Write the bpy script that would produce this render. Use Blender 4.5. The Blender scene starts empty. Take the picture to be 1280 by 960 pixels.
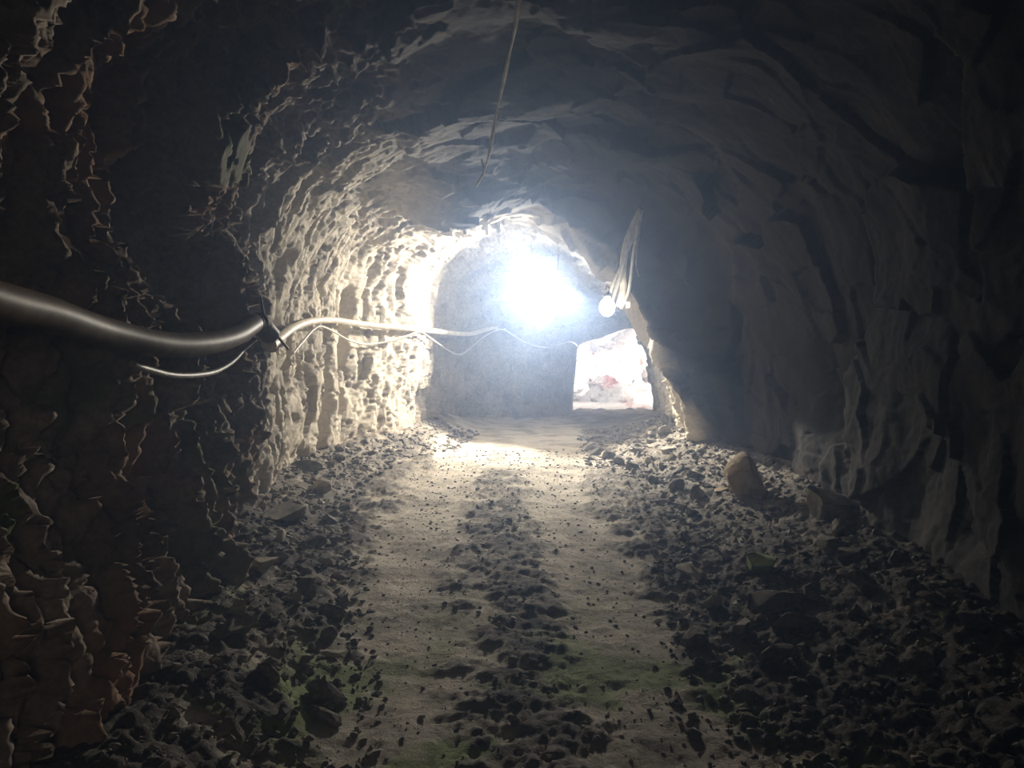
import bpy, bmesh, math, random
import numpy as np
from mathutils import Vector, Matrix
from mathutils.bvhtree import BVHTree

random.seed(7)
rng = np.random.default_rng(11)
SC = bpy.context.scene
COL = SC.collection

# ------------------------------------------------------------------ camera
F_PX = 967.0
CAM = Vector((0.0, 0.0, 1.6))
PITCH = math.radians(2.96)                       # looks slightly down
cd = bpy.data.cameras.new('camera')
cd.sensor_width = 36.0
cd.lens = F_PX / 1280.0 * 36.0
cd.clip_start = 0.02
cam = bpy.data.objects.new('camera', cd)
cam.location = CAM
cam.rotation_euler = (math.pi / 2 - PITCH, 0, 0)
COL.objects.link(cam)
SC.camera = cam

# ------------------------------------------------------------------ sky, sun, exposure
SC.view_settings.view_transform = 'Standard'
SC.view_settings.look = 'None'
SC.view_settings.gamma = 1.0
SC.view_settings.exposure = 0.0
SC.view_settings.use_curve_mapping = False

w = bpy.data.worlds.new('daylight_sky')
SC.world = w
w.use_nodes = True
bg = w.node_tree.nodes['Background']
bg.inputs[0].default_value = (0.93, 0.95, 1.0, 1)
bg.inputs[1].default_value = 1.3

sd = bpy.data.lights.new('sun', 'SUN')
sd.energy = 12.0
sd.angle = math.radians(1.0)
sd.color = (1.0, 0.96, 0.95)
sun = bpy.data.objects.new('sun', sd)
sun.rotation_euler = (math.radians(58), 0, math.radians(4))   # comes from over the hill behind the camera
COL.objects.link(sun)

# added warm fill spot behind the viewer, brightens the near left wall
ed = bpy.data.lights.new('near_wall_fill', 'SPOT')
ed.energy = 48.0
ed.color = (1.0, .88, .76)
ed.spot_size = math.radians(50)
ed.spot_blend = 1.0
ed.shadow_soft_size = 0.5
eo = bpy.data.objects.new('near_wall_fill', ed)
eo.location = (1.1, -2.6, 2.0)
eo.rotation_euler = (Vector((-1.6, 3.4, .15)) - Vector(eo.location)).to_track_quat('-Z', 'Y').to_euler()
COL.objects.link(eo)

# lamp settings (used by the lamp builder)
FLOOD_W, FLOOD_FILL_W, GLOBE_W = 2050.0, 118.0, 16.0
HAZE_DENSITY = 0.0215

# ------------------------------------------------------------------ small helpers
def ray(px, py):
    dx, dy = (px - 640) / F_PX, (480 - py) / F_PX
    c, s = math.cos(PITCH), math.sin(PITCH)
    return Vector((dx, c + dy * s, -s + dy * c))

def at(px, py, depth):
    """the point of the plane y = depth seen at that pixel of a 1280x960 frame"""
    r = ray(px, py)
    return CAM + r * (depth / r.y)

def tag(o, label=None, cat=None, group=None, kind=None):
    if label: o['label'] = label
    if cat: o['category'] = cat
    if group: o['group'] = group
    if kind: o['kind'] = kind
    return o

def link(name, me, mat=None, parent=None):
    o = bpy.data.objects.new(name, me)
    COL.objects.link(o)
    if mat is not None and me is not None and len(me.materials) == 0:
        me.materials.append(mat)
    if parent is not None:
        o.parent = parent
    return o

def empty(name, loc=(0, 0, 0), rot=(0, 0, 0)):
    o = bpy.data.objects.new(name, None)
    o.location = loc
    o.rotation_euler = rot
    o.empty_display_size = 0.1
    COL.objects.link(o)
    return o

def mesh_from(name, V, Fq, smooth=True):
    me = bpy.data.meshes.new(name)
    V = np.asarray(V, np.float32)
    Fq = np.asarray(Fq, np.int32)
    k = Fq.shape[1]
    me.vertices.add(len(V))
    me.vertices.foreach_set('co', V.ravel())
    me.loops.add(Fq.size)
    me.loops.foreach_set('vertex_index', Fq.ravel())
    me.polygons.add(len(Fq))
    me.polygons.foreach_set('loop_start', np.arange(len(Fq), dtype=np.int32) * k)
    me.polygons.foreach_set('use_smooth', np.full(len(Fq), smooth, bool))
    me.update(calc_edges=True)
    return me

# ------------------------------------------------------------------ vector noise
def _hash(ix, iy, iz, seed):
    h = (ix.astype(np.uint32) * np.uint32(374761393) + iy.astype(np.uint32) * np.uint32(668265263)
         + iz.astype(np.uint32) * np.uint32(2147483647 - 60493) + np.uint32((seed * 1274126177) & 0xffffffff))
    h = (h ^ (h >> np.uint32(13))) * np.uint32(1274126177)
    h = (h ^ (h >> np.uint32(16))) * np.uint32(2246822519)
    return h ^ (h >> np.uint32(15))

def perlin(P, seed=0):
    P = np.asarray(P, np.float32)
    I = np.floor(P).astype(np.int32)
    f = P - I
    u = f * f * f * (f * (f * 6 - 15) + 10)
    out = np.zeros(len(P), np.float32)
    for a in (0, 1):
        wx = u[:, 0] if a else 1 - u[:, 0]
        for b in (0, 1):
            wy = u[:, 1] if b else 1 - u[:, 1]
            for c in (0, 1):
                wz = u[:, 2] if c else 1 - u[:, 2]
                h = _hash(I[:, 0] + a, I[:, 1] + b, I[:, 2] + c, seed)
                g0 = (h & 1023).astype(np.float32) / 511.5 - 1
                g1 = ((h >> np.uint32(10)) & 1023).astype(np.float32) / 511.5 - 1
                g2 = ((h >> np.uint32(20)) & 1023).astype(np.float32) / 511.5 - 1
                out += wx * wy * wz * (g0 * (f[:, 0] - a) + g1 * (f[:, 1] - b) + g2 * (f[:, 2] - c))
    return out * 1.25

def fbm(P, octv=4, seed=0, gain=0.5):
    s, a = np.zeros(len(P), np.float32), 1.0
    P = np.asarray(P, np.float32)
    for i in range(octv):
        s += a * perlin(P * (2.03 ** i), seed + i * 17)
        a *= gain
    return s

def ridged(P, octv=3, seed=0):
    s, a = np.zeros(len(P), np.float32), 1.0
    for i in range(octv):
        s += a * (1 - 2.2 * np.abs(perlin(P * (2.1 ** i), seed + i * 31)))
        a *= 0.5
    return s

def blocks(P, seed=0, tilt=0.8):
    """fractured rock: every cell is a tilted facet; returns offset in about [-1, 1]"""
    P = np.asarray(P, np.float32)
    I = np.floor(P).astype(np.int32)
    best = np.full(len(P), 9e9, np.float32)
    val = np.zeros(len(P), np.float32)
    for a in (-1, 0, 1):
        for b in (-1, 0, 1):
            for c in (-1, 0, 1):
                h = _hash(I[:, 0] + a, I[:, 1] + b, I[:, 2] + c, seed)
                j0 = (h & 1023).astype(np.float32) / 1023
                j1 = ((h >> np.uint32(10)) & 1023).astype(np.float32) / 1023
                j2 = ((h >> np.uint32(20)) & 1023).astype(np.float32) / 1023
                d0 = P[:, 0] - (I[:, 0] + a + j0)
                d1 = P[:, 1] - (I[:, 1] + b + j1)
                d2 = P[:, 2] - (I[:, 2] + c + j2)
                d = d0 * d0 + d1 * d1 + d2 * d2
                m = d < best
                best[m] = d[m]
                v = (j0 + j1 * 1.7 + j2 * 2.3) % 1.0 * 2 - 1
                t = tilt * ((j1 * 2 - 1) * d0 + (j2 * 2 - 1) * d1 + (j0 * 2 - 1) * d2) * 1.6
                val[m] = (v + t)[m]
    return val

def sstep(a, b, x):
    t = np.clip((x - a) / (b - a), 0, 1)
    return t * t * (3 - 2 * t)

# ------------------------------------------------------------------ materials
def nodes_of(name):
    m = bpy.data.materials.new(name)
    m.use_nodes = True
    nt = m.node_tree
    return m, nt, nt.nodes['Principled BSDF']

def N(nt, typ, **kw):
    n = nt.nodes.new(typ)
    for k, v in kw.items():
        setattr(n, k, v)
    return n

def noise(nt, scale, detail=6, rough=0.6, coord=None):
    n = N(nt, 'ShaderNodeTexNoise')
    n.inputs['Scale'].default_value = scale
    n.inputs['Detail'].default_value = detail
    n.inputs['Roughness'].default_value = rough
    if coord is not None:
        nt.links.new(coord, n.inputs['Vector'])
    return n

def ramp(nt, src, stops):
    r = N(nt, 'ShaderNodeValToRGB')
    els = r.color_ramp.elements
    while len(els) < len(stops):
        els.new(0.5)
    for e, (p, c) in zip(els, stops):
        e.position = p
        e.color = (*c, 1)
    nt.links.new(src, r.inputs[0])
    return r

def mix(nt, fac, a, b, mode='MIX'):
    m = N(nt, 'ShaderNodeMix', data_type='RGBA', blend_type=mode)
    for sock, v in ((0, fac), (6, a), (7, b)):
        if isinstance(v, (int, float)):
            m.inputs[sock].default_value = v
        elif isinstance(v, tuple):
            m.inputs[sock].default_value = (*v, 1)
        else:
            nt.links.new(v, m.inputs[sock])
    return m.outputs[2]

def rock_material(name, stops, moss=(0.10, 0.14, 0.05), rust_or_shade=(0.28, 0.155, 0.09), pale=(0.62, 0.56, 0.46),
                  bump=0.35, stains=True, rough=0.9, painted_shade=False):
    m, nt, b = nodes_of(name)
    geo = N(nt, 'ShaderNodeTexCoord').outputs['Object']
    n1 = noise(nt, 1.7, 8, 0.65, geo)
    base = ramp(nt, n1.outputs[0], stops).outputs[0]
    n2 = noise(nt, 24, 5, 0.7, geo)
    sp = ramp(nt, n2.outputs[0], [(0.3, (0.55, 0.55, 0.55)), (0.6, (1, 1, 1)), (0.8, (1.25, 1.22, 1.2))]).outputs[0]
    col = mix(nt, 0.8, base, sp, 'MULTIPLY')
    if stains:
        at_ = N(nt, 'ShaderNodeAttribute', attribute_name='stain')
        sep = N(nt, 'ShaderNodeSeparateColor')
        nt.links.new(at_.outputs['Color'], sep.inputs[0])
        if painted_shade:
            col = mix(nt, at_.outputs['Alpha'], col, mix(nt, 1.0, base, (.12, .12, .13), 'MULTIPLY'))  # shade painted into the rock colour of roof and right side
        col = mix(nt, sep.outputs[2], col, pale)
        col = mix(nt, sep.outputs[1], col, rust_or_shade)
        col = mix(nt, sep.outputs[0], col, moss)
        col = mix(nt, 0.6, col, sp, 'MULTIPLY')
    nt.links.new(col, b.inputs['Base Color'])
    b.inputs['Roughness'].default_value = rough
    b.inputs['Specular IOR Level'].default_value = 0.25
    n3 = noise(nt, 38, 8, 0.7, geo)
    bp = N(nt, 'ShaderNodeBump')
    bp.inputs['Strength'].default_value = bump
    bp.inputs['Distance'].default_value = 0.03
    nt.links.new(n3.outputs[0], bp.inputs['Height'])
    nt.links.new(bp.outputs[0], b.inputs['Normal'])
    return m

def plain(name, col, rough=0.5, metal=0.0, dirt=None, scale=14):
    m, nt, b = nodes_of(name)
    geo = N(nt, 'ShaderNodeTexCoord').outputs['Object']
    n1 = noise(nt, scale, 5, 0.6, geo)
    d = dirt or tuple(c * 0.55 for c in col)
    r = ramp(nt, n1.outputs[0], [(0.35, d), (0.62, col)])
    nt.links.new(r.outputs[0], b.inputs['Base Color'])
    b.inputs['Roughness'].default_value = rough
    b.inputs['Metallic'].default_value = metal
    return m

M_ROCK = rock_material('tunnel_rock', [(0.30, (0.12, 0.105, 0.09)), (0.5, (0.27, 0.24, 0.205)), (0.7, (0.42, 0.38, 0.32))], painted_shade=True)
M_FLOOR = rock_material('dirt_floor', [(0.30, (0.10, 0.09, 0.075)), (0.5, (0.17, 0.15, 0.125)), (0.72, (0.26, 0.23, 0.19))],
                        moss=(0.19, 0.26, 0.08), rust_or_shade=(0.028, 0.026, 0.026), pale=(0.72, 0.65, 0.54), bump=0.7)  # near-black slot: ridge mud and shade painted over the near banks
M_STONE = rock_material('rubble_rock', [(0.30, (0.09, 0.08, 0.07)), (0.5, (0.22, 0.20, 0.175)), (0.7, (0.38, 0.35, 0.30))], stains=False)
M_STONE_PALE = rock_material('pale_rubble_rock', [(0.30, (0.30, 0.27, 0.22)), (0.5, (0.46, 0.41, 0.34)), (0.7, (0.62, 0.57, 0.5))], stains=False)
M_STONE_MOSS = rock_material('mossy_rubble_rock', [(0.34, (0.16, 0.18, 0.09)), (0.5, (0.30, 0.38, 0.15)), (0.7, (0.48, 0.58, 0.26))], stains=False)
M_STONE_TAN = rock_material('tan_boulder_rock', [(0.30, (0.20, 0.14, 0.09)), (0.5, (0.42, 0.32, 0.21)), (0.7, (0.6, 0.5, 0.36))], stains=False)
M_PINK = rock_material('pink_quarry_rock', [(0.32, (0.60, 0.26, 0.25)), (0.40, (0.86, 0.62, 0.60)), (0.44, (0.93, 0.90, 0.88))], stains=False, bump=0.2)
M_PIPE = plain('grey_plastic_pipe', (0.14, 0.105, 0.075), 0.5, 0.0, (0.07, 0.05, 0.038), 9)
M_PIPE.node_tree.nodes['Principled BSDF'].inputs['Specular IOR Level'].default_value = 0.06
M_HOSE = plain('cream_hose', (0.72, 0.66, 0.55), 0.45, 0.0, (0.5, 0.44, 0.35), 11)
M_CABLE = plain('pale_cable', (0.62, 0.58, 0.50), 0.5, 0.0, (0.42, 0.38, 0.32))
M_CABLE_GREY = plain('grey_cable', (0.30, 0.28, 0.25), 0.5, 0.0, (0.2, 0.18, 0.16))
M_IRON = plain('rusty_iron', (0.09, 0.07, 0.055), 0.7, 0.4, (0.14, 0.07, 0.035), 30)
M_HOUSING = plain('lamp_housing_paint', (0.35, 0.36, 0.37), 0.45, 0.5)

def emit(name, col, strength):
    m, nt, b = nodes_of(name)
    b.inputs['Base Color'].default_value = (0.9, 0.9, 0.9, 1)
    b.inputs['Emission Color'].default_value = (*col, 1)
    b.inputs['Emission Strength'].default_value = strength
    return m

M_GLOW = emit('lit_flood_glass', (1.0, 0.97, 0.92), 6.0)
M_GLOBE = emit('lit_globe_glass', (1.0, 0.97, 0.92), 6.0)

# ------------------------------------------------------------------ tunnel shell
KEYS = [
 (-3.2, [(-1.3,-.4),(-1.45,.5),(-1.6,1.2),(-1.75,1.9),(-1.7,2.6),(-1.3,3.3),(-.4,3.7),(.6,3.75),(1.6,3.4),(2.2,2.7),(2.45,1.9),(2.4,1.0),(2.25,.3),(2.2,-.4)]),
 (1.5, [(-1.3,-.4),(-1.45,.5),(-1.6,1.2),(-1.75,1.9),(-1.7,2.6),(-1.3,3.3),(-.4,3.7),(.6,3.75),(1.6,3.4),(2.2,2.7),(2.45,1.9),(2.4,1.0),(2.25,.3),(2.2,-.4)]),
 (3.5, [(-1.42,-.4),(-1.5,.5),(-1.68,1.1),(-1.82,1.6),(-1.82,2.3),(-1.5,3.1),(-.5,3.65),(.6,3.7),(1.6,3.4),(2.3,2.7),(2.5,1.9),(2.45,1.0),(2.35,.3),(2.3,-.4)]),
 (5.4, [(-1.88,-.4),(-1.83,.5),(-1.77,1.2),(-1.76,1.8),(-1.85,2.5),(-1.5,3.15),(-.5,3.6),(.6,3.65),(1.6,3.35),(2.35,2.7),(2.6,1.9),(2.65,1.0),(2.6,.3),(2.6,-.4)]),
 (6.4, [(-2.2,-.4),(-2.16,.5),(-2.1,1.2),(-2.06,1.8),(-2.0,2.5),(-1.6,3.15),(-.5,3.6),(.6,3.6),(1.5,3.35),(2.3,2.8),(2.65,2.0),(2.75,1.1),(2.8,.3),(2.8,-.4)]),
 (9.0, [(-2.55,-.4),(-2.5,.6),(-2.45,1.3),(-2.4,2.),(-2.2,2.6),(-1.5,3.25),(-.3,3.5),(.6,3.5),(1.4,3.3),(2.1,2.8),(2.6,2.1),(2.85,1.3),(3.0,.5),(3.05,-.4)]),
 (10.7,[(-2.3,-.4),(-2.25,.6),(-2.2,1.3),(-2.25,2.2),(-2.05,2.8),(-1.4,3.05),(-.5,3.13),(.2,3.2),(.8,3.02),(1.2,2.65),(1.5,2.3),(1.8,1.75),(1.95,1.35),(2.2,.9),(2.52,.1),(2.6,-.4)]),
 (12.6,[(-1.62,-.4),(-1.57,.6),(-1.52,1.3),(-1.5,2.2),(-1.3,2.8),(-.8,3.15),(0,3.38),(.8,3.3),(1.5,2.98),(2.1,2.4),(2.4,1.7),(2.55,1),(2.65,.3),(2.7,-.4)]),
 (15.0,[(-1.4,-.4),(-1.35,.6),(-1.3,1.3),(-1.2,2.1),(-1.0,2.7),(-.5,3.0),(.1,3.1),(.9,3.0),(1.7,2.7),(2.3,2.2),(2.6,1.6),(2.75,1),(2.85,.3),(2.9,-.4)]),
 (16.4,[(-1.1,-.4),(-1.0,.6),(-.9,1.3),(-.7,1.9),(-.3,2.4),(.2,2.65),(.9,2.7),(1.7,2.5),(2.4,2.1),(2.75,1.6),(2.9,1),(3.0,.3),(3.05,-.4)]),
 (18.0,[(1.36,-.4),(1.41,.48),(1.49,1.04),(1.58,1.56),(2.14,1.75),(2.79,1.95),(3.03,1.69),(3.22,1.32),(3.29,.86),(3.28,.3),(3.27,-.4)]),
 (19.2,[(1.5,-.4),(1.55,.5),(1.6,1.1),(1.7,1.6),(2.2,1.85),(2.85,2.1),(3.3,1.8),(3.6,1.4),(3.7,.9),(3.75,.3),(3.75,-.4)]),
]
def resample(poly, n):
    P = np.array(poly, float)
    # Catmull-Rom smoothing, then equal arc length
    pts = []
    Q = np.vstack([2 * P[0] - P[1], P, 2 * P[-1] - P[-2]])
    for i in range(1, len(Q) - 2):
        for t in np.linspace(0, 1, 24, endpoint=False):
            a, b, c, d = Q[i-1], Q[i], Q[i+1], Q[i+2]
            pts.append(0.5 * ((2*b) + (c-a)*t + (2*a-5*b+4*c-d)*t*t + (3*b-a-3*c+d)*t**3))
    pts.append(P[-1])
    P = np.array(pts)
    s = np.concatenate([[0], np.cumsum(np.linalg.norm(np.diff(P, axis=0), axis=1))])
    u = np.linspace(0, s[-1], n)
    return np.stack([np.interp(u, s, P[:, 0]), np.interp(u, s, P[:, 1])], 1)

def base_grid(nsec, ys):
    K = np.array([k for k, _ in KEYS])
    S = np.array([resample(p, nsec) for _, p in KEYS])
    G = np.zeros((len(ys), nsec, 3))
    i = np.clip(np.searchsorted(K, ys, side='right') - 1, 0, len(K) - 2)
    t = np.clip((ys - K[i]) / (K[i+1] - K[i]), 0, 1)[:, None, None]
    t = 0.45 * t + 0.55 * (t * t * (3 - 2 * t))
    XZ = S[i] * (1 - t) + S[i+1] * t
    G[:, :, 0], G[:, :, 2] = XZ[:, :, 0], XZ[:, :, 1]
    G[:, :, 1] = ys[:, None]
    return G

def grid_faces(m, n):
    a = np.arange(m * n).reshape(m, n)
    return np.stack([a[:-1, :-1], a[1:, :-1], a[1:, 1:], a[:-1, 1:]], -1)      # normals point into the tunnel

NSEC = 760
# station spacing grows with distance from the camera, fine again at the steep end
step = lambda y: 0.013 + 0.0021 * max(y, 0) if y < 15.6 else 0.012
ys = [-3.2]
while ys[-1] < 19.2:
    ys.append(ys[-1] + (0.08 if ys[-1] < 0.6 else step(ys[-1])))
ys[-1] = 19.2
ys = np.array(ys)
G = base_grid(NSEC, ys)
gu = np.gradient(G, axis=0)
gv = np.gradient(G, axis=1)
NRM = np.cross(gu, gv)
NRM /= np.linalg.norm(NRM, axis=2, keepdims=True) + 1e-9
mid = G.mean(axis=1, keepdims=True)
if np.sum((G - mid) * NRM) < 0:
    NRM = -NRM                                   # outward
P = G.reshape(-1, 3).astype(np.float32)
Nn = NRM.reshape(-1, 3).astype(np.float32)
tt = np.tile(np.linspace(0, 1, NSEC), len(ys)).astype(np.float32)     # 0 = foot of left wall, 1 = foot of right wall
warp = np.stack([perlin(P * 1.1, 3), perlin(P * 1.1, 4), perlin(P * 1.1, 5)], 1) * 0.28
Q = P + warp
steep = np.array([1.0, 1.25, 0.55], np.float32)  # joints run steeply, blocks are taller than wide
big = blocks(Q * steep * 1.35, 1)
medb = blocks((Q + 0.3) * steep * 3.4, 2)
small = blocks((Q + 0.1 * warp) * np.array([1, 1.1, .7], np.float32) * 9.0, 5)
lump = fbm(P * 0.8, 3, 9)
rid = ridged(Q * np.array([1.6, 2.2, 0.8], np.float32) * 1.5, 3, 21)
fine = fbm(P * 11, 3, 33)
pit = sstep(0.30, 0.52, perlin(P * np.array([5, 6.5, 3.2], np.float32), 51) + 0.35 * perlin(P * 15, 52))
gain = 1.0 - 0.15 * sstep(14.2, 16.2, P[:, 1]) * (1 - sstep(0.62, 0.75, tt))
gain *= 1.0 - 0.72 * sstep(17.2, 17.8, P[:, 1])
gain *= 1.0 + 0.25 * sstep(9, 3, P[:, 1]) * sstep(.42, .2, tt)
fine2 = fbm(P * 27, 2, 35)
bil = 1 - 2.4 * np.abs(perlin(Q * np.array([1.5, 1.9, 0.75], np.float32), 55)) - 0.9 * np.abs(perlin(Q * np.array([4.2, 5.0, 2.4], np.float32), 56))
small2 = blocks((P + .05 * warp) * np.array([1, 1.2, .7], np.float32) * 7.0, 65, 1.2)
pit2 = sstep(.26, .5, perlin(P * np.array([11, 13, 7], np.float32), 66))
cleft = sstep(0.80, 0.97, 1 - np.abs(perlin(Q * np.array([1.0, 2.3, 0.5], np.float32) + 4.0, 57)) * 1.6) * sstep(-.1, .35, perlin(P * 0.9, 58))
lit = sstep(6.2, 7.0, P[:, 1])                    # the cleaner broken wall behind the rock pillar
d = (0.05 + 0.12 * lump + (1 - .72 * lit) * (0.034 * small + 0.030 * fine) + 0.008 * fine2
     + lit * (0.035 * big + 0.024 * medb + 0.008 * small2 + 0.07 * pit + 0.07 * pit2 + 0.10 * cleft)
     + (1 - lit) * (0.13 * bil + 0.05 * big + 0.045 * medb + 0.05 * pit))
roof = sstep(.34, .44, tt) * (1 - sstep(12.0, 13.0, P[:, 1]))          # broad slabs over the roof and right side
slab = 0.16 * blocks(Q * np.array([1.0, 0.9, 1.1], np.float32), 77, 1.0) + 0.05 * blocks(Q * 2.6, 78, 1.0)
d_roof = 0.05 + 0.13 * lump + slab * (0.42 + 0.58 * sstep(8.5, 10.0, P[:, 1])) + 0.010 * fine + 0.004 * fine2
spur = sstep(.74, .82, tt) * sstep(10.2, 10.7, P[:, 1])
roof = roof * (1 - spur)
d = d * (1 - roof) + d_roof * roof
for y0, w0, z0, z1, dep, lean in [(7.55, .13, .15, 1.05, .32, .12), (7.95, .06, .3, .9, .2, .1), (9.75, .17, -.2, 1.75, .40, .10), (10.55, .12, .7, 2.2, .35, .2), (9.1, .05, .1, .8, .2, .1), (8.5, .06, .9, 1.7, .2, -.1)]:
    wv = y0 + lean * (P[:, 2] - z0) + 0.14 * perlin(P * np.array([.1, .1, 2.2], np.float32) + y0, 59)
    d += dep * np.exp(-((P[:, 1] - wv) / w0) ** 4) * sstep(z0 - .2, z0 + .15, P[:, 2]) * sstep(z1 + .25, z1 - .1, P[:, 2]) * (tt < .45)
d = np.maximum(d, -0.12) * gain
V = P + Nn * d[:, None]
# mossy and rusty stains, plus painted lamp light (pale) and shade (alpha)
nz = fbm(P * 1.3, 3, 61)
stain = np.zeros((len(P), 4), np.float32)
stain[:, 3] = sstep(.29, .41, tt + .03 * nz) * sstep(13.2, 11.2, P[:, 1])       # alpha: shade painted over the roof and right side
near = sstep(7.0, 4.0, P[:, 1])
near = near * sstep(.5, .36, tt)
stain[:, 1] = np.clip(near * sstep(-.1, .45, nz) * 0.75 + 0.25 * near, 0, 0.85)
stain[:, 0] = np.clip(near * sstep(.22, .5, fbm(P * 1.9, 3, 71)) * 0.8, 0, 0.8)
stain[:, 2] = np.clip(sstep(5.8, 7.5, P[:, 1]) * (0.72 + 0.5 * fbm(P * 2.2, 3, 81)), 0, 0.85) * np.maximum(sstep(.46, .36, tt), sstep(10.2, 10.6, P[:, 1]))  # cream rock, painted paler where the lamp lights it
stain[:, 2] *= 1 - 0.7 * sstep(11.6, 13.4, P[:, 1])          # far wall painted darker to tone down the lamp light
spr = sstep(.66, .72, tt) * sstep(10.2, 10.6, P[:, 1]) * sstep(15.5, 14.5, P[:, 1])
stain[:, 2] = np.maximum(stain[:, 2], 0.9 * spr)  # lamp light on the spur painted in as a paler tone
orange = sstep(0.55, 0.05, P[:, 2]) * sstep(6.5, 8, P[:, 1]) * (0.35 + 0.5 * fbm(P * 2.5, 2, 91))
stain[:, 1] = np.clip(stain[:, 1] + 0.6 * np.clip(orange, 0, 1), 0, 0.9)
for (px, py, dep, r, ch, s) in [(242, 585, 4.6, .22, 0, .9), (225, 690, 4.2, .25, 0, .85), (150, 600, 3.4, .3, 1, .7)]:
    c = np.array(at(px, py, dep))
    stain[:, ch] = np.maximum(stain[:, ch], s * np.exp(-np.sum((P - c) ** 2, 1) / (r * r)))

FQ = grid_faces(len(ys), NSEC)
iL, iR = int(NSEC * 0.335), int(NSEC * 0.665)
VG = V.reshape(len(ys), NSEC, 3)
SG = stain.reshape(len(ys), NSEC, 4)
def shell(name, a, b, mat):
    sub = VG[:, a:b]
    me = mesh_from(name, sub.reshape(-1, 3), grid_faces(len(ys), b - a).reshape(-1, 4))
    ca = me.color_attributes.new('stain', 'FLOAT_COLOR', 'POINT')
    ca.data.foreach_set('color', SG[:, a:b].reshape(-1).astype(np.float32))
    o = link(name, me, mat)
    return tag(o, kind='structure')
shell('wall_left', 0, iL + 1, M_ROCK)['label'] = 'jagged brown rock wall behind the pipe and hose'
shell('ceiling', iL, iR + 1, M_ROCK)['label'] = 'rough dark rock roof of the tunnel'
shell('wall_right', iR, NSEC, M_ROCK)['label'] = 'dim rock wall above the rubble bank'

# coarse copy of the shell to hang things on
sub = VG[::4, ::4]
bvh = BVHTree.FromPolygons([Vector(v) for v in sub.reshape(-1, 3).tolist()],
                           [tuple(f) for f in grid_faces(sub.shape[0], sub.shape[1]).reshape(-1, 4).tolist()])
def wall_dist(px, py):
    loc, nrm, idx, dist = bvh.ray_cast(CAM, ray(px, py).normalized())
    return dist if loc is not None else 14.0
def along_wall(pts, off):
    """a line that touches the proud places of the rock and bridges the hollows, as a hung hose does"""
    D = []
    for x, y in pts:
        D.append(min(wall_dist(x + a, y + b) for a in (-10, 0, 10) for b in (-7, 0, 7)))
    D = np.array(D)
    D2 = np.minimum(D, (np.concatenate([D[:1], D[:-1]]) + np.concatenate([D[1:], D[-1:]])) / 2)
    D2 = 0.5 * D2 + 0.25 * np.concatenate([D2[:1], D2[:-1]]) + 0.25 * np.concatenate([D2[1:], D2[-1:]])
    return [CAM + ray(x, y).normalized() * (min(d, e) - off) for (x, y), d, e in zip(pts, D2, D + .02)]

# rock closing the drift behind the camera
bw = base_grid(48, np.array([-3.15]))[0]
bm = bmesh.new()
rim = [bm.verts.new(Vector(p)) for p in bw]
bm.faces.new(rim)
bmesh.ops.triangulate(bm, faces=bm.faces)
bmesh.ops.subdivide_edges(bm, edges=bm.edges, cuts=3, use_grid_fill=True)
for v in bm.verts:
    v.co.x *= 1.2; v.co.z = v.co.z * 1.2
    v.co.y += random.uniform(-.12, .12)
me = bpy.data.meshes.new('wall_back')
bm.to_mesh(me); bm.free()
tag(link('wall_back', me, M_ROCK), kind='structure')

# ------------------------------------------------------------------ floor
FX = np.arange(-3.3, 4.3, 0.0145)
fy = [-3.4]
while fy[-1] < 19.4:
    fy.append(fy[-1] + (0.08 if fy[-1] < 1.5 else 0.010 + 0.0026 * fy[-1]))
FY = np.array(fy)
XX, YY = np.meshgrid(FX, FY)
LX = np.interp(FY, [k for k, _ in KEYS], [p[0][0] for _, p in KEYS])[:, None]
RX = np.interp(FY, [k for k, _ in KEYS], [p[-1][0] for _, p in KEYS])[:, None]
PF = np.stack([XX.ravel(), YY.ravel(), np.zeros(XX.size)], 1).astype(np.float32)
rutL = np.interp(FY, [0, 2.9, 5.7, 9, 14], [-.45, -.52, -.72, -.82, -.5])[:, None]
rutR = np.interp(FY, [0, 2.9, 5.7, 9, 14], [.66, .66, .55, .48, .7])[:, None]
wob = (perlin(PF * 0.9, 5) * 0.14).reshape(XX.shape)
def rut(c, half):
    return np.clip(1.3 - np.abs(XX + wob - c) / (half * 1.15), 0, 1)
fade = sstep(14.5, 12.5, YY)
RUT = np.maximum(rut(rutL, .52), rut(rutR, .47))
RUT = np.maximum(RUT, sstep(8.5, 11.0, YY) * sstep(-1.4, -1.0, XX) * sstep(1.6, 1.1, XX))
RUT = np.clip(RUT + (fbm(PF * 3.0, 5, 48, .62).reshape(XX.shape)) * (0.25 + 0.9 * np.sqrt(np.clip(1 - RUT, 0, 1))), 0, 1)
RUT = RUT * RUT * (3 - 2 * RUT)
n1 = fbm(PF * 1.4, 3, 41).reshape(XX.shape)
n2 = fbm(PF * 7.5, 4, 42, 0.6).reshape(XX.shape)
clod = blocks(PF * np.array([8, 8, 1], np.float32), 43).reshape(XX.shape)
clod2 = np.maximum(0, perlin(PF * 19, 44)).reshape(XX.shape)
n3 = fbm(PF * 26, 2, 47).reshape(XX.shape)
roughness = 0.18 + 0.82 * (1 - RUT) * (1 - .58 * (np.abs(XX) < .9))
far_smooth = 1 - 0.55 * sstep(12.5, 15, YY)
bank = 0.30 * np.clip((XX - (RX - 1.15)) / 1.1, 0, 1) ** 1.3 + 0.26 * np.clip(((LX + .75) - XX) / .75, 0, 1) ** 1.3
bank = bank * sstep(17.6, 15.0, YY)
Z = 0.03 * n1 - 0.04 * RUT + bank + roughness * far_smooth * (0.022 * n2 + 0.006 * clod + 0.030 * clod2 + 0.012 * n3) + 0.006 * n2
Z -= 0.02
Z *= sstep(-3.5, -2.5, YY)
VF = np.stack([XX.ravel(), YY.ravel(), Z.ravel()], 1)
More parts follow.
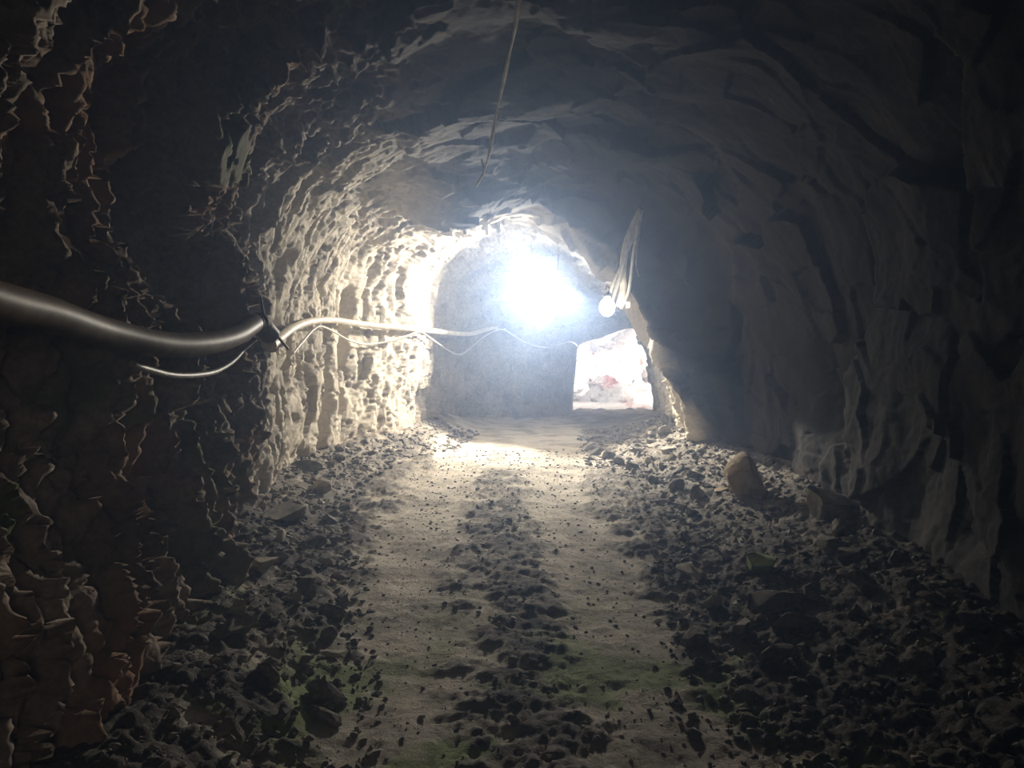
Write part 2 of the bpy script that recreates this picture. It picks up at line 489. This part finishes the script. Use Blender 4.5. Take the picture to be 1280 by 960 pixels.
fa = np.arange(XX.size).reshape(XX.shape)
FF = np.stack([fa[:-1, :-1], fa[:-1, 1:], fa[1:, 1:], fa[1:, :-1]], -1).reshape(-1, 4)
me = mesh_from('floor', VF, FF)
fs = np.zeros((XX.size, 4), np.float32); fs[:, 3] = 1
patch = fbm(PF * 2.1, 3, 45)
fs[:, 2] = np.clip((0.30 * sstep(5, 9, PF[:, 1]) + RUT.ravel()) * (0.62 + 0.6 * patch), 0, 0.9)
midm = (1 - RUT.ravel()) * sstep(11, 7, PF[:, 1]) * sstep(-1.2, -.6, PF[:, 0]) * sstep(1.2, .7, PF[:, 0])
fs[:, 1] = np.clip(midm * sstep(9.5, 4.0, PF[:, 1]) * (0.28 + 1.9 * fbm(PF * 3.2, 4, 49, .65)) + (1 - midm) * (1 - RUT.ravel()) * sstep(9.5, 5.0, PF[:, 1]) * 0.45, 0, 0.9)  # dark mud on the ridge, painted shade over the near banks
fs[:, 0] = np.clip(sstep(5.5, 3.2, PF[:, 1]) * sstep(-.1, .35, fbm(PF * 1.7, 3, 46)) * 0.95 * sstep(.1, .6, RUT.ravel()), 0, 0.9)
ca = me.color_attributes.new('stain', 'FLOAT_COLOR', 'POINT')
ca.data.foreach_set('color', fs.ravel())
tag(link('floor', me, M_FLOOR), 'dirt tunnel floor with two pale wheel ruts', kind='structure')

def floor_z(x, y):
    i = np.clip((np.asarray(x) - FX[0]) / (FX[1] - FX[0]), 0, len(FX) - 1.001)
    j = np.clip(np.searchsorted(FY, y) - 1, 0, len(FY) - 2)
    i0 = i.astype(int) if hasattr(i, 'astype') else int(i)
    fx = i - i0
    fyv = (y - FY[j]) / (FY[j+1] - FY[j])
    return ((Z[j, i0] * (1-fx) + Z[j, i0+1] * fx) * (1-fyv) + (Z[j+1, i0] * (1-fx) + Z[j+1, i0+1] * fx) * fyv)

def floor_at(px, py):
    """where the floor lies at that pixel"""
    r = ray(px, py)
    t = -CAM.z / r.z
    for _ in range(12):
        p = CAM + r * t
        t = (float(floor_z(p.x, p.y)) - CAM.z) / r.z
    return CAM + r * t

# ------------------------------------------------------------------ daylit cut beyond the portal
gx = np.linspace(-4, 9, 200); gz = np.linspace(-.6, 7.5, 130)
A, B = np.meshgrid(gx, gz)
PO = np.stack([A.ravel(), 21.6 + 0.12 * B.ravel() - 0.55 * np.maximum(0, A.ravel() - 3.4), B.ravel()], 1).astype(np.float32)
dd = 0.35 * blocks(PO * 1.1, 101) + 0.16 * blocks(PO * 2.9, 102) + 0.05 * fbm(PO * 6, 3, 103)
PO[:, 1] += dd
ga = np.arange(A.size).reshape(A.shape)
FO = np.stack([ga[:-1, :-1], ga[:-1, 1:], ga[1:, 1:], ga[1:, :-1]], -1).reshape(-1, 4)
tag(link('rock_face', mesh_from('rock_face', PO, FO, False), M_PINK), 'sunlit pale pink rock face beyond the tunnel mouth', kind='structure')
gy = np.linspace(19.1, 23, 70); gx = np.linspace(-4, 9, 160)
A, B = np.meshgrid(gx, gy)
PO = np.stack([A.ravel(), B.ravel(), np.zeros(A.size)], 1).astype(np.float32)
PO[:, 2] = -0.02 + 0.06 * fbm(PO * 3, 3, 105)
ga = np.arange(A.size).reshape(A.shape)
FO = np.stack([ga[:-1, :-1], ga[:-1, 1:], ga[1:, 1:], ga[1:, :-1]], -1).reshape(-1, 4)
tag(link('ground', mesh_from('ground', PO, FO), M_PINK), 'pale ground outside the tunnel mouth', kind='structure')

# ------------------------------------------------------------------ stones
def ico(sub):
    b = bmesh.new()
    bmesh.ops.create_icosphere(b, subdivisions=sub, radius=1)
    V = np.array([v.co[:] for v in b.verts], np.float32)
    F = np.array([[v.index for v in f.verts] for f in b.faces], np.int32)
    b.free()
    return V, F
ICO1, ICO2, ICO3, ICO4 = ico(1), ico(2), ico(3), ico(4)

def stone_shape(ic, seed, flat=1.0, cuts=11, depth=0.32):
    r = np.random.default_rng(seed)
    V = ic[0].copy() * 1.25
    for _ in range(cuts):
        n = r.normal(size=3); n /= np.linalg.norm(n)
        h = 1 - r.uniform(0.1, depth + 0.3)
        V -= np.maximum(0, V @ n - h)[:, None] * n
    V += 0.035 * fbm(V * 2.6 + seed * 7.1, 3, seed)[:, None] * V
    V *= np.array([1, r.uniform(.65, .95), flat * r.uniform(.5, .8)])
    return V

def stone_mesh(name, ic, seed, mat, **kw):
    me = mesh_from(name, stone_shape(ic, seed, **kw), ic[1], False)
    me.materials.append(mat)
    return me

STONES = {}
for mat, key in ((M_STONE, 'grey'), (M_STONE_PALE, 'pale')):
    STONES[key] = [stone_mesh('rubble_stone', ICO2, 200 + k, mat) for k in range(12)]

def put_stone(me, name, loc, size, sink=0.25, rot=None, scale=(1, 1, 1)):
    o = link(name, me)
    o.rotation_euler = rot or (random.uniform(-.3, .3), random.uniform(-.3, .3), random.uniform(0, 6.28))
    o.scale = (size * scale[0], size * scale[1], size * scale[2])
    o.location = Vector(loc) + Vector((0, 0, size * scale[2] * (0.5 - sink)))
    return o

# single stones one can point to: (px, py, half size in m, material, flatness, label, category, scale)
SINGLES = [
 (942, 622, .31, M_STONE_TAN, 1.5, 'tan upright boulder at the foot of the dark right wall', 'boulder', (.85, .8, 1.2)),
 (905, 618, .13, M_STONE_TAN, 1.0, 'smaller tan rock leaning beside the upright tan boulder', 'rock', (1, .8, 1)),
 (842, 572, .30, M_STONE_PALE, 1.1, 'pale angular block at the foot of the lit right wall spur', 'boulder', (1.2, .8, .8)),
 (950, 718, .24, M_STONE_MOSS, .9, 'flat green mossy stone on the right rubble bank', 'rock', (1.2, .9, .8)),
 (972, 758, .2, M_STONE, 1.0, 'large dark block just in front of the green mossy stone', 'boulder', (1.2, .8, .8)),
 (1035, 690, .17, M_STONE, 1.0, 'dark rounded rock beneath the right wall, beyond the mossy stone', 'rock', (1, 1, 1)),
 (1050, 645, .30, M_STONE, 1.0, 'dark boulder in the shade right of the tan boulder', 'boulder', (1.1, 1, .9)),
 (372, 655, .36, M_STONE, .45, 'long flat grey slab lying below the left wall foot', 'slab', (1.4, .6, .8)),
 (410, 655, .12, M_STONE, 1.0, 'small grey block at the right end of the flat slab', 'rock', (1, 1, .9)),
 (325, 712, .14, M_STONE_PALE, .8, 'pale stone at the foot of the dark left rock pillar', 'rock', (1, .8, .8)),
 (395, 590, .22, M_STONE, .9, 'dark wedge of rock at the lit left wall foot', 'rock', (1.3, .7, .7)),
 (463, 555, .15, M_STONE, .9, 'single dark stone between left wall foot and bright rut', 'rock', (1, .8, .9)),
 (610, 522, .17, M_STONE_PALE, .6, 'pale flat stone lying alone near the far grey wall', 'rock', (1.2, .8, .7)),
 (930, 790, .13, M_STONE, 1.0, 'grey angular stone on the edge of the right wheel rut', 'rock', (1.2, .7, .8)),
 (1010, 745, .13, M_STONE, 1.0, 'grey stone on the bank right of the large dark block', 'rock', (1.2, .8, .9)),
 (1060, 700, .14, M_STONE, 1.0, 'grey rock high on the right bank against the wall', 'rock', (1.1, .8, .9)),
 (285, 800, .15, M_STONE, .9, 'dark stone tucked under the mossy left wall bulge', 'rock', (1, .9, .9)),
 (420, 820, .07, M_STONE_PALE, .6, 'small pale flat stone on the left edge of the left rut', 'rock', (1.3, .7, .7)),
]
taken = []
for k, (px, py, s, mat, fl, lab, cat, sc) in enumerate(SINGLES):
    p = floor_at(px, py)
    me = stone_mesh(cat, ICO4, 400 + k * 3, mat, flat=fl, cuts=15, depth=.42)
    o = put_stone(me, 'boulder' if cat == 'boulder' else ('rock_slab' if cat == 'slab' else 'loose_rock'), p, s, 0.2,
                  (random.uniform(-.15, .15), random.uniform(-.15, .15), random.uniform(0, 6.28)), sc)
    tag(o, lab, cat)
    taken.append((p.x, p.y, s * 1.2))

def free(x, y, r):
    return all((x - a) ** 2 + (y - b) ** 2 > (r + c) ** 2 for a, b, c in taken)

def lx_at(y): return float(np.interp(y, FY, LX[:, 0]))
def rx_at(y): return float(np.interp(y, FY, RX[:, 0]))

def where(side, x, y):
    if side == 'R':
        if y > 10.6: return 'below the lit spur of the right wall'
        if y > 8.2: return 'on the right bank around the tan boulder'
        if y > 5.8: return 'on the right bank beyond the green mossy stone'
        return 'on the shaded right bank before the large dark block'
    if side == 'L':
        if y > 8.6: return 'at the foot of the lit left wall'
        if y > 6.0: return 'around the long flat slab'
        return 'at the foot of the dark near left wall'
    return 'on the dark ridge between the ruts, ' + ('far from' if y > 6.5 else 'midway to' if y > 4.2 else 'close to') + ' the viewer'

def scatter(n, ylo, yhi, side, smin, smax, label, group):
    made = 0; tries = 0
    while made < n and tries < n * 40:
        tries += 1
        y = ylo + (yhi - ylo) * random.random() ** 0.85
        if side == 'R':
            x = rx_at(y) - 0.1 - 1.35 * random.random() ** 1.25
        elif side == 'L':
            x = lx_at(y) + 0.1 + 0.62 * random.random() ** 1.3
        else:
            c = float(np.interp(y, [2, 5, 9], [.1, -.08, -.15])); x = random.gauss(c, .2)
        s = smin + (smax - smin) * random.random() ** 2.2
        s *= 0.7 + 0.05 * y
        if not free(x, y, s * .9):
            continue
        taken.append((x, y, s))
        tone = 'pale' if random.random() < .25 else 'grey'
        me = random.choice(STONES[tone])
        o = put_stone(me, 'rubble_stone', (x, y, float(floor_z(x, y))), s, 0.22,
                      scale=(1, random.uniform(.7, 1), random.uniform(.75, 1.15)))
        tag(o, tone + ' ' + label + ' ' + where(side, x, y), 'rock', tone + ' ' + group + ' ' + where(side, x, y))
        made += 1
scatter(150, 3.2, 13.5, 'R', .04, .13, 'angular broken stone', 'rubble stones')
scatter(85, 3.2, 11.5, 'L', .035, .12, 'angular broken stone', 'rubble stones')
scatter(45, 2.6, 9.0, 'M', .018, .045, 'small loose stone', 'small stones')

# gravel nobody could count
shapes = [stone_shape(ICO1, 300 + k) for k in range(10)]
def gravel(name, count, xs, ysx, smin, smax, mat, label):
    VV, FFs, off = [], [], 0
    x, y = xs(count), None
    yv = ysx
    z = np.array([float(floor_z(a, b)) for a, b in zip(x, yv)])
    for i in range(count):
        s = (smin + (smax - smin) * random.random() ** 3) * (0.7 + 0.06 * yv[i])
        a = random.uniform(0, 6.28); c, sn = math.cos(a), math.sin(a)
        S = shapes[i % 10] * s
        R = np.stack([S[:, 0] * c - S[:, 1] * sn, S[:, 0] * sn + S[:, 1] * c, S[:, 2]], 1)
        VV.append(R + np.array([x[i], yv[i], z[i] + s * .2]))
        FFs.append(ICO1[1] + off); off += len(S)
    o = link(name, mesh_from(name, np.vstack(VV), np.vstack(FFs), False), mat)
    tag(o, label, 'gravel', kind='stuff')
def rnd_y(n, lo, hi): return lo + (hi - lo) * rng.random(n) ** 1.1
yv = rnd_y(7000, 2.2, 14.5)
rxs, lxs = np.interp(yv, FY, RX[:, 0]), np.interp(yv, FY, LX[:, 0])
u = rng.random(7000)
xr_ = np.where(rng.random(7000) < .6, rxs - 1.6 * u ** 1.2, lxs + .85 * u ** 1.1)
gravel('gravel', 7000, lambda n: xr_, yv, .010, .045, M_STONE, 'loose grey gravel strewn over both rubble banks')
yv2 = rnd_y(2600, 2.2, 12.0)
gravel('pebbles', 2600, lambda n: rng.uniform(-1.3, 1.4, n), yv2, .006, .02, M_STONE, 'small dark pebbles scattered over the wheel ruts and ridge')
yv3 = rnd_y(240, 2.4, 11.0)
gravel('pebbles', 240, lambda n: rng.uniform(-1.4, 1.9, n), yv3, .008, .022, M_STONE_PALE, 'whitish pebbles dotted over the dirt floor')

# ------------------------------------------------------------------ tubes
def smooth_path(pts, n=14):
    P = [Vector(p) for p in pts]
    Qp = [P[0] * 2 - P[1]] + P + [P[-1] * 2 - P[-2]]
    out = []
    for i in range(1, len(Qp) - 2):
        a, b, c, d_ = Qp[i-1], Qp[i], Qp[i+1], Qp[i+2]
        for k in range(n):
            t = k / n
            out.append(0.5 * ((2*b) + (c-a)*t + (2*a-5*b+4*c-d_)*t*t + (3*b-a-3*c+d_)*t**3))
    out.append(P[-1])
    return out

def tube(name, pts, radius, mat, parent=None, sides=16, n=14, raw=False):
    path = [Vector(p) for p in pts] if raw else smooth_path(pts, n)
    m = len(path)
    rad = radius if callable(radius) else (lambda t: radius)
    VV = np.zeros((m, sides, 3))
    up = Vector((0, 0, 1))
    prev = None
    for i, p in enumerate(path):
        t = (path[min(i+1, m-1)] - path[max(i-1, 0)]).normalized()
        if prev is None:
            a = t.cross(up)
            if a.length < 1e-3: a = t.cross(Vector((1, 0, 0)))
        else:
            a = prev - t * prev.dot(t)
        a.normalize(); prev = a
        b = t.cross(a)
        r = rad(i / (m - 1))
        for k in range(sides):
            an = 2 * math.pi * k / sides
            VV[i, k] = p + (a * math.cos(an) + b * math.sin(an)) * r
    idx = np.arange(m * sides).reshape(m, sides)
    nx = np.roll(idx, -1, axis=1)
    Fq = np.stack([idx[:-1], idx[1:], nx[1:], nx[:-1]], -1).reshape(-1, 4)
    bm = bmesh.new()
    vs = [bm.verts.new(v) for v in VV.reshape(-1, 3)]
    for f in Fq: bm.faces.new([vs[i] for i in f]).smooth = True
    bm.faces.new([vs[i] for i in idx[0]]); bm.faces.new([vs[i] for i in idx[-1][::-1]])
    bmesh.ops.recalc_face_normals(bm, faces=bm.faces)
    me = bpy.data.meshes.new(name)
    bm.to_mesh(me); bm.free()
    return link(name, me, mat, parent)

def solid(name, bm, mat, parent=None, smooth=False):
    for f in bm.faces: f.smooth = smooth
    me = bpy.data.meshes.new(name)
    bm.to_mesh(me); bm.free()
    return link(name, me, mat, parent)

# the wide grey pipe on the near left wall
ctl = [(-230, 330, 1.5), (-90, 352, 1.95), (0, 377, 2.3), (60, 392, 2.6), (130, 415, 3.05), (200, 430, 3.5), (250, 430, 3.9), (290, 421, 4.35), (318, 404, 4.85)]
pp = [at(*c) for c in ctl]
pipe = empty('water_pipe', pp[-1])
mw = Matrix.Translation(pp[-1])
def under(root, o):
    o.parent = root
    o.matrix_parent_inverse = Matrix.Translation(-Vector(root.location))
    return o
tag(pipe, 'wide grey sagging pipe along the dark near left wall', 'pipe')
under(pipe, tube('pipe_body', pp, .060, M_PIPE, sides=24))
c0, c1 = at(318, 404, 4.85), at(338, 419, 5.05)
under(pipe, tube('elbow_coupling', [c0, at(328, 408, 4.95), c1], .064, M_PIPE, sides=20))
under(pipe, tube('pipe_collar', [at(322, 404, 4.9), at(328, 407, 4.96)], .072, M_IRON, sides=20))
under(pipe, tube('hanger_rod', [at(327, 395, 5.0), at(340, 412, 5.02), at(360, 436, 5.3)], .010, M_IRON, sides=8))
under(pipe, tube('hanger_rod', [at(326, 372, 5.1), at(330, 396, 5.0)], .008, M_IRON, sides=8))

# the cream hose further on
hs = [(338, 432), (350, 422), (368, 409), (388, 402), (415, 400), (445, 404), (480, 408), (515, 411), (545, 414), (570, 417), (590, 417), (608, 412), (622, 409)]
hp = along_wall(hs, .06)
hose = tube('air_hose', hp, lambda t: .042 if t < .93 else .042 - .02 * (t - .93) / .07, M_HOSE, sides=18)
tag(hose, 'cream hose running along the lit left wall', 'hose')
cp = along_wall([(618, 411), (632, 413), (648, 423), (664, 431), (682, 434), (697, 431), (710, 427), (719, 430), (725, 437)], .03)
tag(tube('cable', cp, .014, M_CABLE, sides=10), 'thin pale cable sagging across the far grey wall to the opening', 'cable')
cp = along_wall([(366, 442), (380, 425), (392, 412), (402, 408), (418, 415), (436, 425), (456, 430), (480, 428), (505, 421), (524, 415), (536, 421), (550, 431), (564, 440), (576, 443), (588, 435), (602, 423), (618, 414), (632, 411)], .03)
tag(tube('cable', cp, .013, M_CABLE, sides=10), 'thin pale cable drooping in loops under the cream hose', 'cable')
cp = along_wall([(548, 461), (560, 455), (573, 445), (586, 432), (600, 423), (616, 417), (630, 414)], .03)
tag(tube('cable', cp, .010, M_CABLE_GREY, sides=8), 'thin dark cable rising to the end of the cream hose', 'cable')
cp = [at(*c) for c in [(165, 455, 3.35), (185, 462, 3.5), (215, 469, 3.75), (245, 469, 4.05), (270, 464, 4.35), (290, 452, 4.6), (305, 436, 4.8), (318, 424, 4.95)]]
tag(tube('cable', cp, .016, M_CABLE_GREY, sides=10), 'dim grey cable sagging below the wide grey pipe', 'cable')

# wire hanging from the roof
wp_ = [(652, -30, 3.9), (645, 30, 4.3), (636, 70, 4.65), (628, 108, 5.0), (619, 150, 5.4), (613, 185, 5.7), (606, 212, 6.0), (595, 233, 6.2)]
wire = empty('roof_wire', at(645, 30, 4.3))
tag(wire, 'single pale frayed wire hanging from the tunnel roof', 'wire')
under(wire, tube('strand', [at(*c) for c in wp_], lambda t: .011 + .006 * math.sin(t * 21) * .5 - (.006 * max(0, t - .8) / .2), M_CABLE, sides=8))
under(wire, tube('barb', [at(606, 212, 6.0), at(603, 205, 5.98), at(602, 199, 5.96)], .007, M_CABLE, sides=6))

# ------------------------------------------------------------------ flood lamp
LP = at(697, 353, 13.5)
lamp = empty('flood_lamp', LP)
tag(lamp, 'large glaring round lamp hung under the tunnel roof', 'lamp')
aim = Vector((-1.0, -1.0, -.46)).normalized()
quat = aim.to_track_quat('-Z', 'Y')
lamp.rotation_euler = quat.to_euler()
def cyl(r1, r2, z0, z1, seg=32, cap=True):
    b = bmesh.new()
    bmesh.ops.create_cone(b, cap_ends=cap, segments=seg, radius1=r1, radius2=r2, depth=z1 - z0, matrix=Matrix.Translation((0, 0, (z0 + z1) / 2)))
    return b
# lamp local axes: light leaves along -Z, up is +Y
g = bmesh.new()
bmesh.ops.create_uvsphere(g, u_segments=32, v_segments=20, radius=.10)
solid('glass_globe', g, M_GLOW, lamp, True)
inv = quat.inverted()
def upright(o):
    o.rotation_euler = inv.to_euler()
    return o
upright(solid('lamp_cap', cyl(.075, .05, .08, .20), M_HOUSING, lamp, True))
sh = bmesh.new()                                 # shallow enamel shade above the globe
rings = [(.07, .13), (.14, .12), (.20, .085), (.205, .075), (.14, .105), (.07, .118)]
rv = [[sh.verts.new((r_ * math.cos(k * math.pi / 16), r_ * math.sin(k * math.pi / 16), z_)) for k in range(32)] for r_, z_ in rings]
for a_, b_ in zip(rv[:-1], rv[1:]):
    for k in range(32):
        sh.faces.new((a_[k], a_[(k + 1) % 32], b_[(k + 1) % 32], b_[k]))
upright(solid('shade', sh, M_HOUSING, lamp, True))
inv = quat.inverted()
tube('hanging_cable', [inv @ Vector((0, 0, .19)), inv @ Vector((.01, .02, .45)), inv @ Vector((.03, .05, .85))], .012, M_IRON, lamp, 8)
ld = bpy.data.lights.new('flood_beam', 'SPOT')
ld.energy = FLOOD_W
ld.color = (1.0, .955, .88)
ld.spot_size = math.radians(112)
ld.spot_blend = 0.6
ld.shadow_soft_size = 0.07
lo = bpy.data.objects.new('flood_beam', ld)
COL.objects.link(lo)
lo.parent = lamp
lo.location = (0, 0, -.185)
ld = bpy.data.lights.new('spur_fill', 'SPOT')      # added spot beside the lamp, brightens the right spur
ld.energy = 2300.0
ld.color = (1.0, .955, .88)
ld.spot_size = math.radians(60)
ld.spot_blend = 0.9
ld.shadow_soft_size = 0.07
lo = bpy.data.objects.new('spur_fill', ld)
COL.objects.link(lo)
lo.parent = lamp
side = Vector((.48, -.95, -.70)).normalized()
lo.location = inv @ (side * .2)
lo.rotation_euler = (inv @ side.to_track_quat('-Z', 'Y')).to_euler()
ld = bpy.data.lights.new('flood_spill', 'POINT')
ld.energy = FLOOD_FILL_W
ld.color = (.93, .96, 1.0)
ld.shadow_soft_size = 0.1
lo = bpy.data.objects.new('flood_spill', ld)
COL.objects.link(lo)
lo.parent = lamp
lo.location = inv @ Vector((0, -.12, -.17))

# ------------------------------------------------------------------ white globe and its hanging cables
GP = at(759, 384, 9.0)
gl = empty('globe_lamp', GP)
tag(gl, 'small white globe lamp below the hanging cable bundle', 'lamp')
g = bmesh.new()
bmesh.ops.create_uvsphere(g, u_segments=24, v_segments=16, radius=.097, matrix=Matrix.Diagonal((.95, .95, 1.12, 1)))
solid('globe', g, M_GLOBE, gl, True)
solid('cap', cyl(.06, .045, .095, .155, 20), M_HOUSING, gl, True)
tube('hook', [(0, 0, .15), (.03, 0, .2), (0, 0, .24), (-.02, 0, .2)], .010, M_IRON, gl, 8)
ld = bpy.data.lights.new('globe_bulb', 'POINT')
ld.energy = GLOBE_W
ld.shadow_soft_size = 0.1
ld.color = (1.0, .96, .9)
lo = bpy.data.objects.new('globe_bulb', ld)
COL.objects.link(lo)
lo.parent = gl
lo.location = (0, -.16, 0)

TOP = (801, 262)
strands = [
 ([TOP, (790, 292), (777, 330), (767, 352), (761, 372)], 9.0, .016, M_CABLE, 'leftmost thin cable of the hanging bundle, ending at the white globe'),
 ([TOP, (793, 290), (782, 320), (774, 350), (765, 376)], 9.06, .024, M_CABLE, 'thick pale cable of the hanging bundle, ending right of the globe cap'),
 ([TOP, (792, 282), (783, 306), (779, 335), (780, 360), (774, 384)], 9.14, .045, M_HOSE, 'broad creamy hose in the middle of the hanging bundle'),
 ([(802, 266), (797, 290), (792, 318), (789, 345), (785, 368), (776, 386)], 9.02, .022, M_CABLE, 'right pale cable of the hanging bundle, curving in at its foot'),
 ([(804, 268), (800, 292), (796, 318), (796, 334), (799, 346)], 9.1, .011, M_CABLE_GREY, 'short thin grey wire on the right side of the hanging bundle'),
]
for pts, dep, r, mat, lab in strands:
    tag(tube('hanging_cable', [at(x, y, dep) for x, y in pts], r, mat, sides=10), lab, 'cable', 'cables hanging above the globe lamp')
bx = bmesh.new()
bmesh.ops.create_cube(bx, size=1, matrix=Matrix.Translation(at(785, 381, 9.0)) @ Matrix.Diagonal((.05, .05, .075, 1)))
bmesh.ops.bevel(bx, geom=bx.edges[:], offset=.012, segments=2)
tag(solid('cable_plug', bx, M_HOSE), 'small white plug hanging right of the globe lamp', 'plug')

# ------------------------------------------------------------------ haze in the tunnel
b = bmesh.new()
bmesh.ops.create_cube(b, size=1, matrix=Matrix.Translation((.5, 8.1, 1.75)) @ Matrix.Diagonal((7.2, 21.8, 4.9, 1)))
m = bpy.data.materials.new('dusty_haze')
m.use_nodes = True
nt = m.node_tree
nt.nodes.clear()
vo = nt.nodes.new('ShaderNodeVolumeScatter')
vo.inputs['Color'].default_value = (.44, .62, 1.0, 1)
vo.inputs['Density'].default_value = HAZE_DENSITY
vo.inputs['Anisotropy'].default_value = 0.74
out = nt.nodes.new('ShaderNodeOutputMaterial')
nt.links.new(vo.outputs[0], out.inputs['Volume'])
tag(solid('haze', b, m), 'bluish dusty haze filling the tunnel around the lamp', 'haze', kind='stuff')
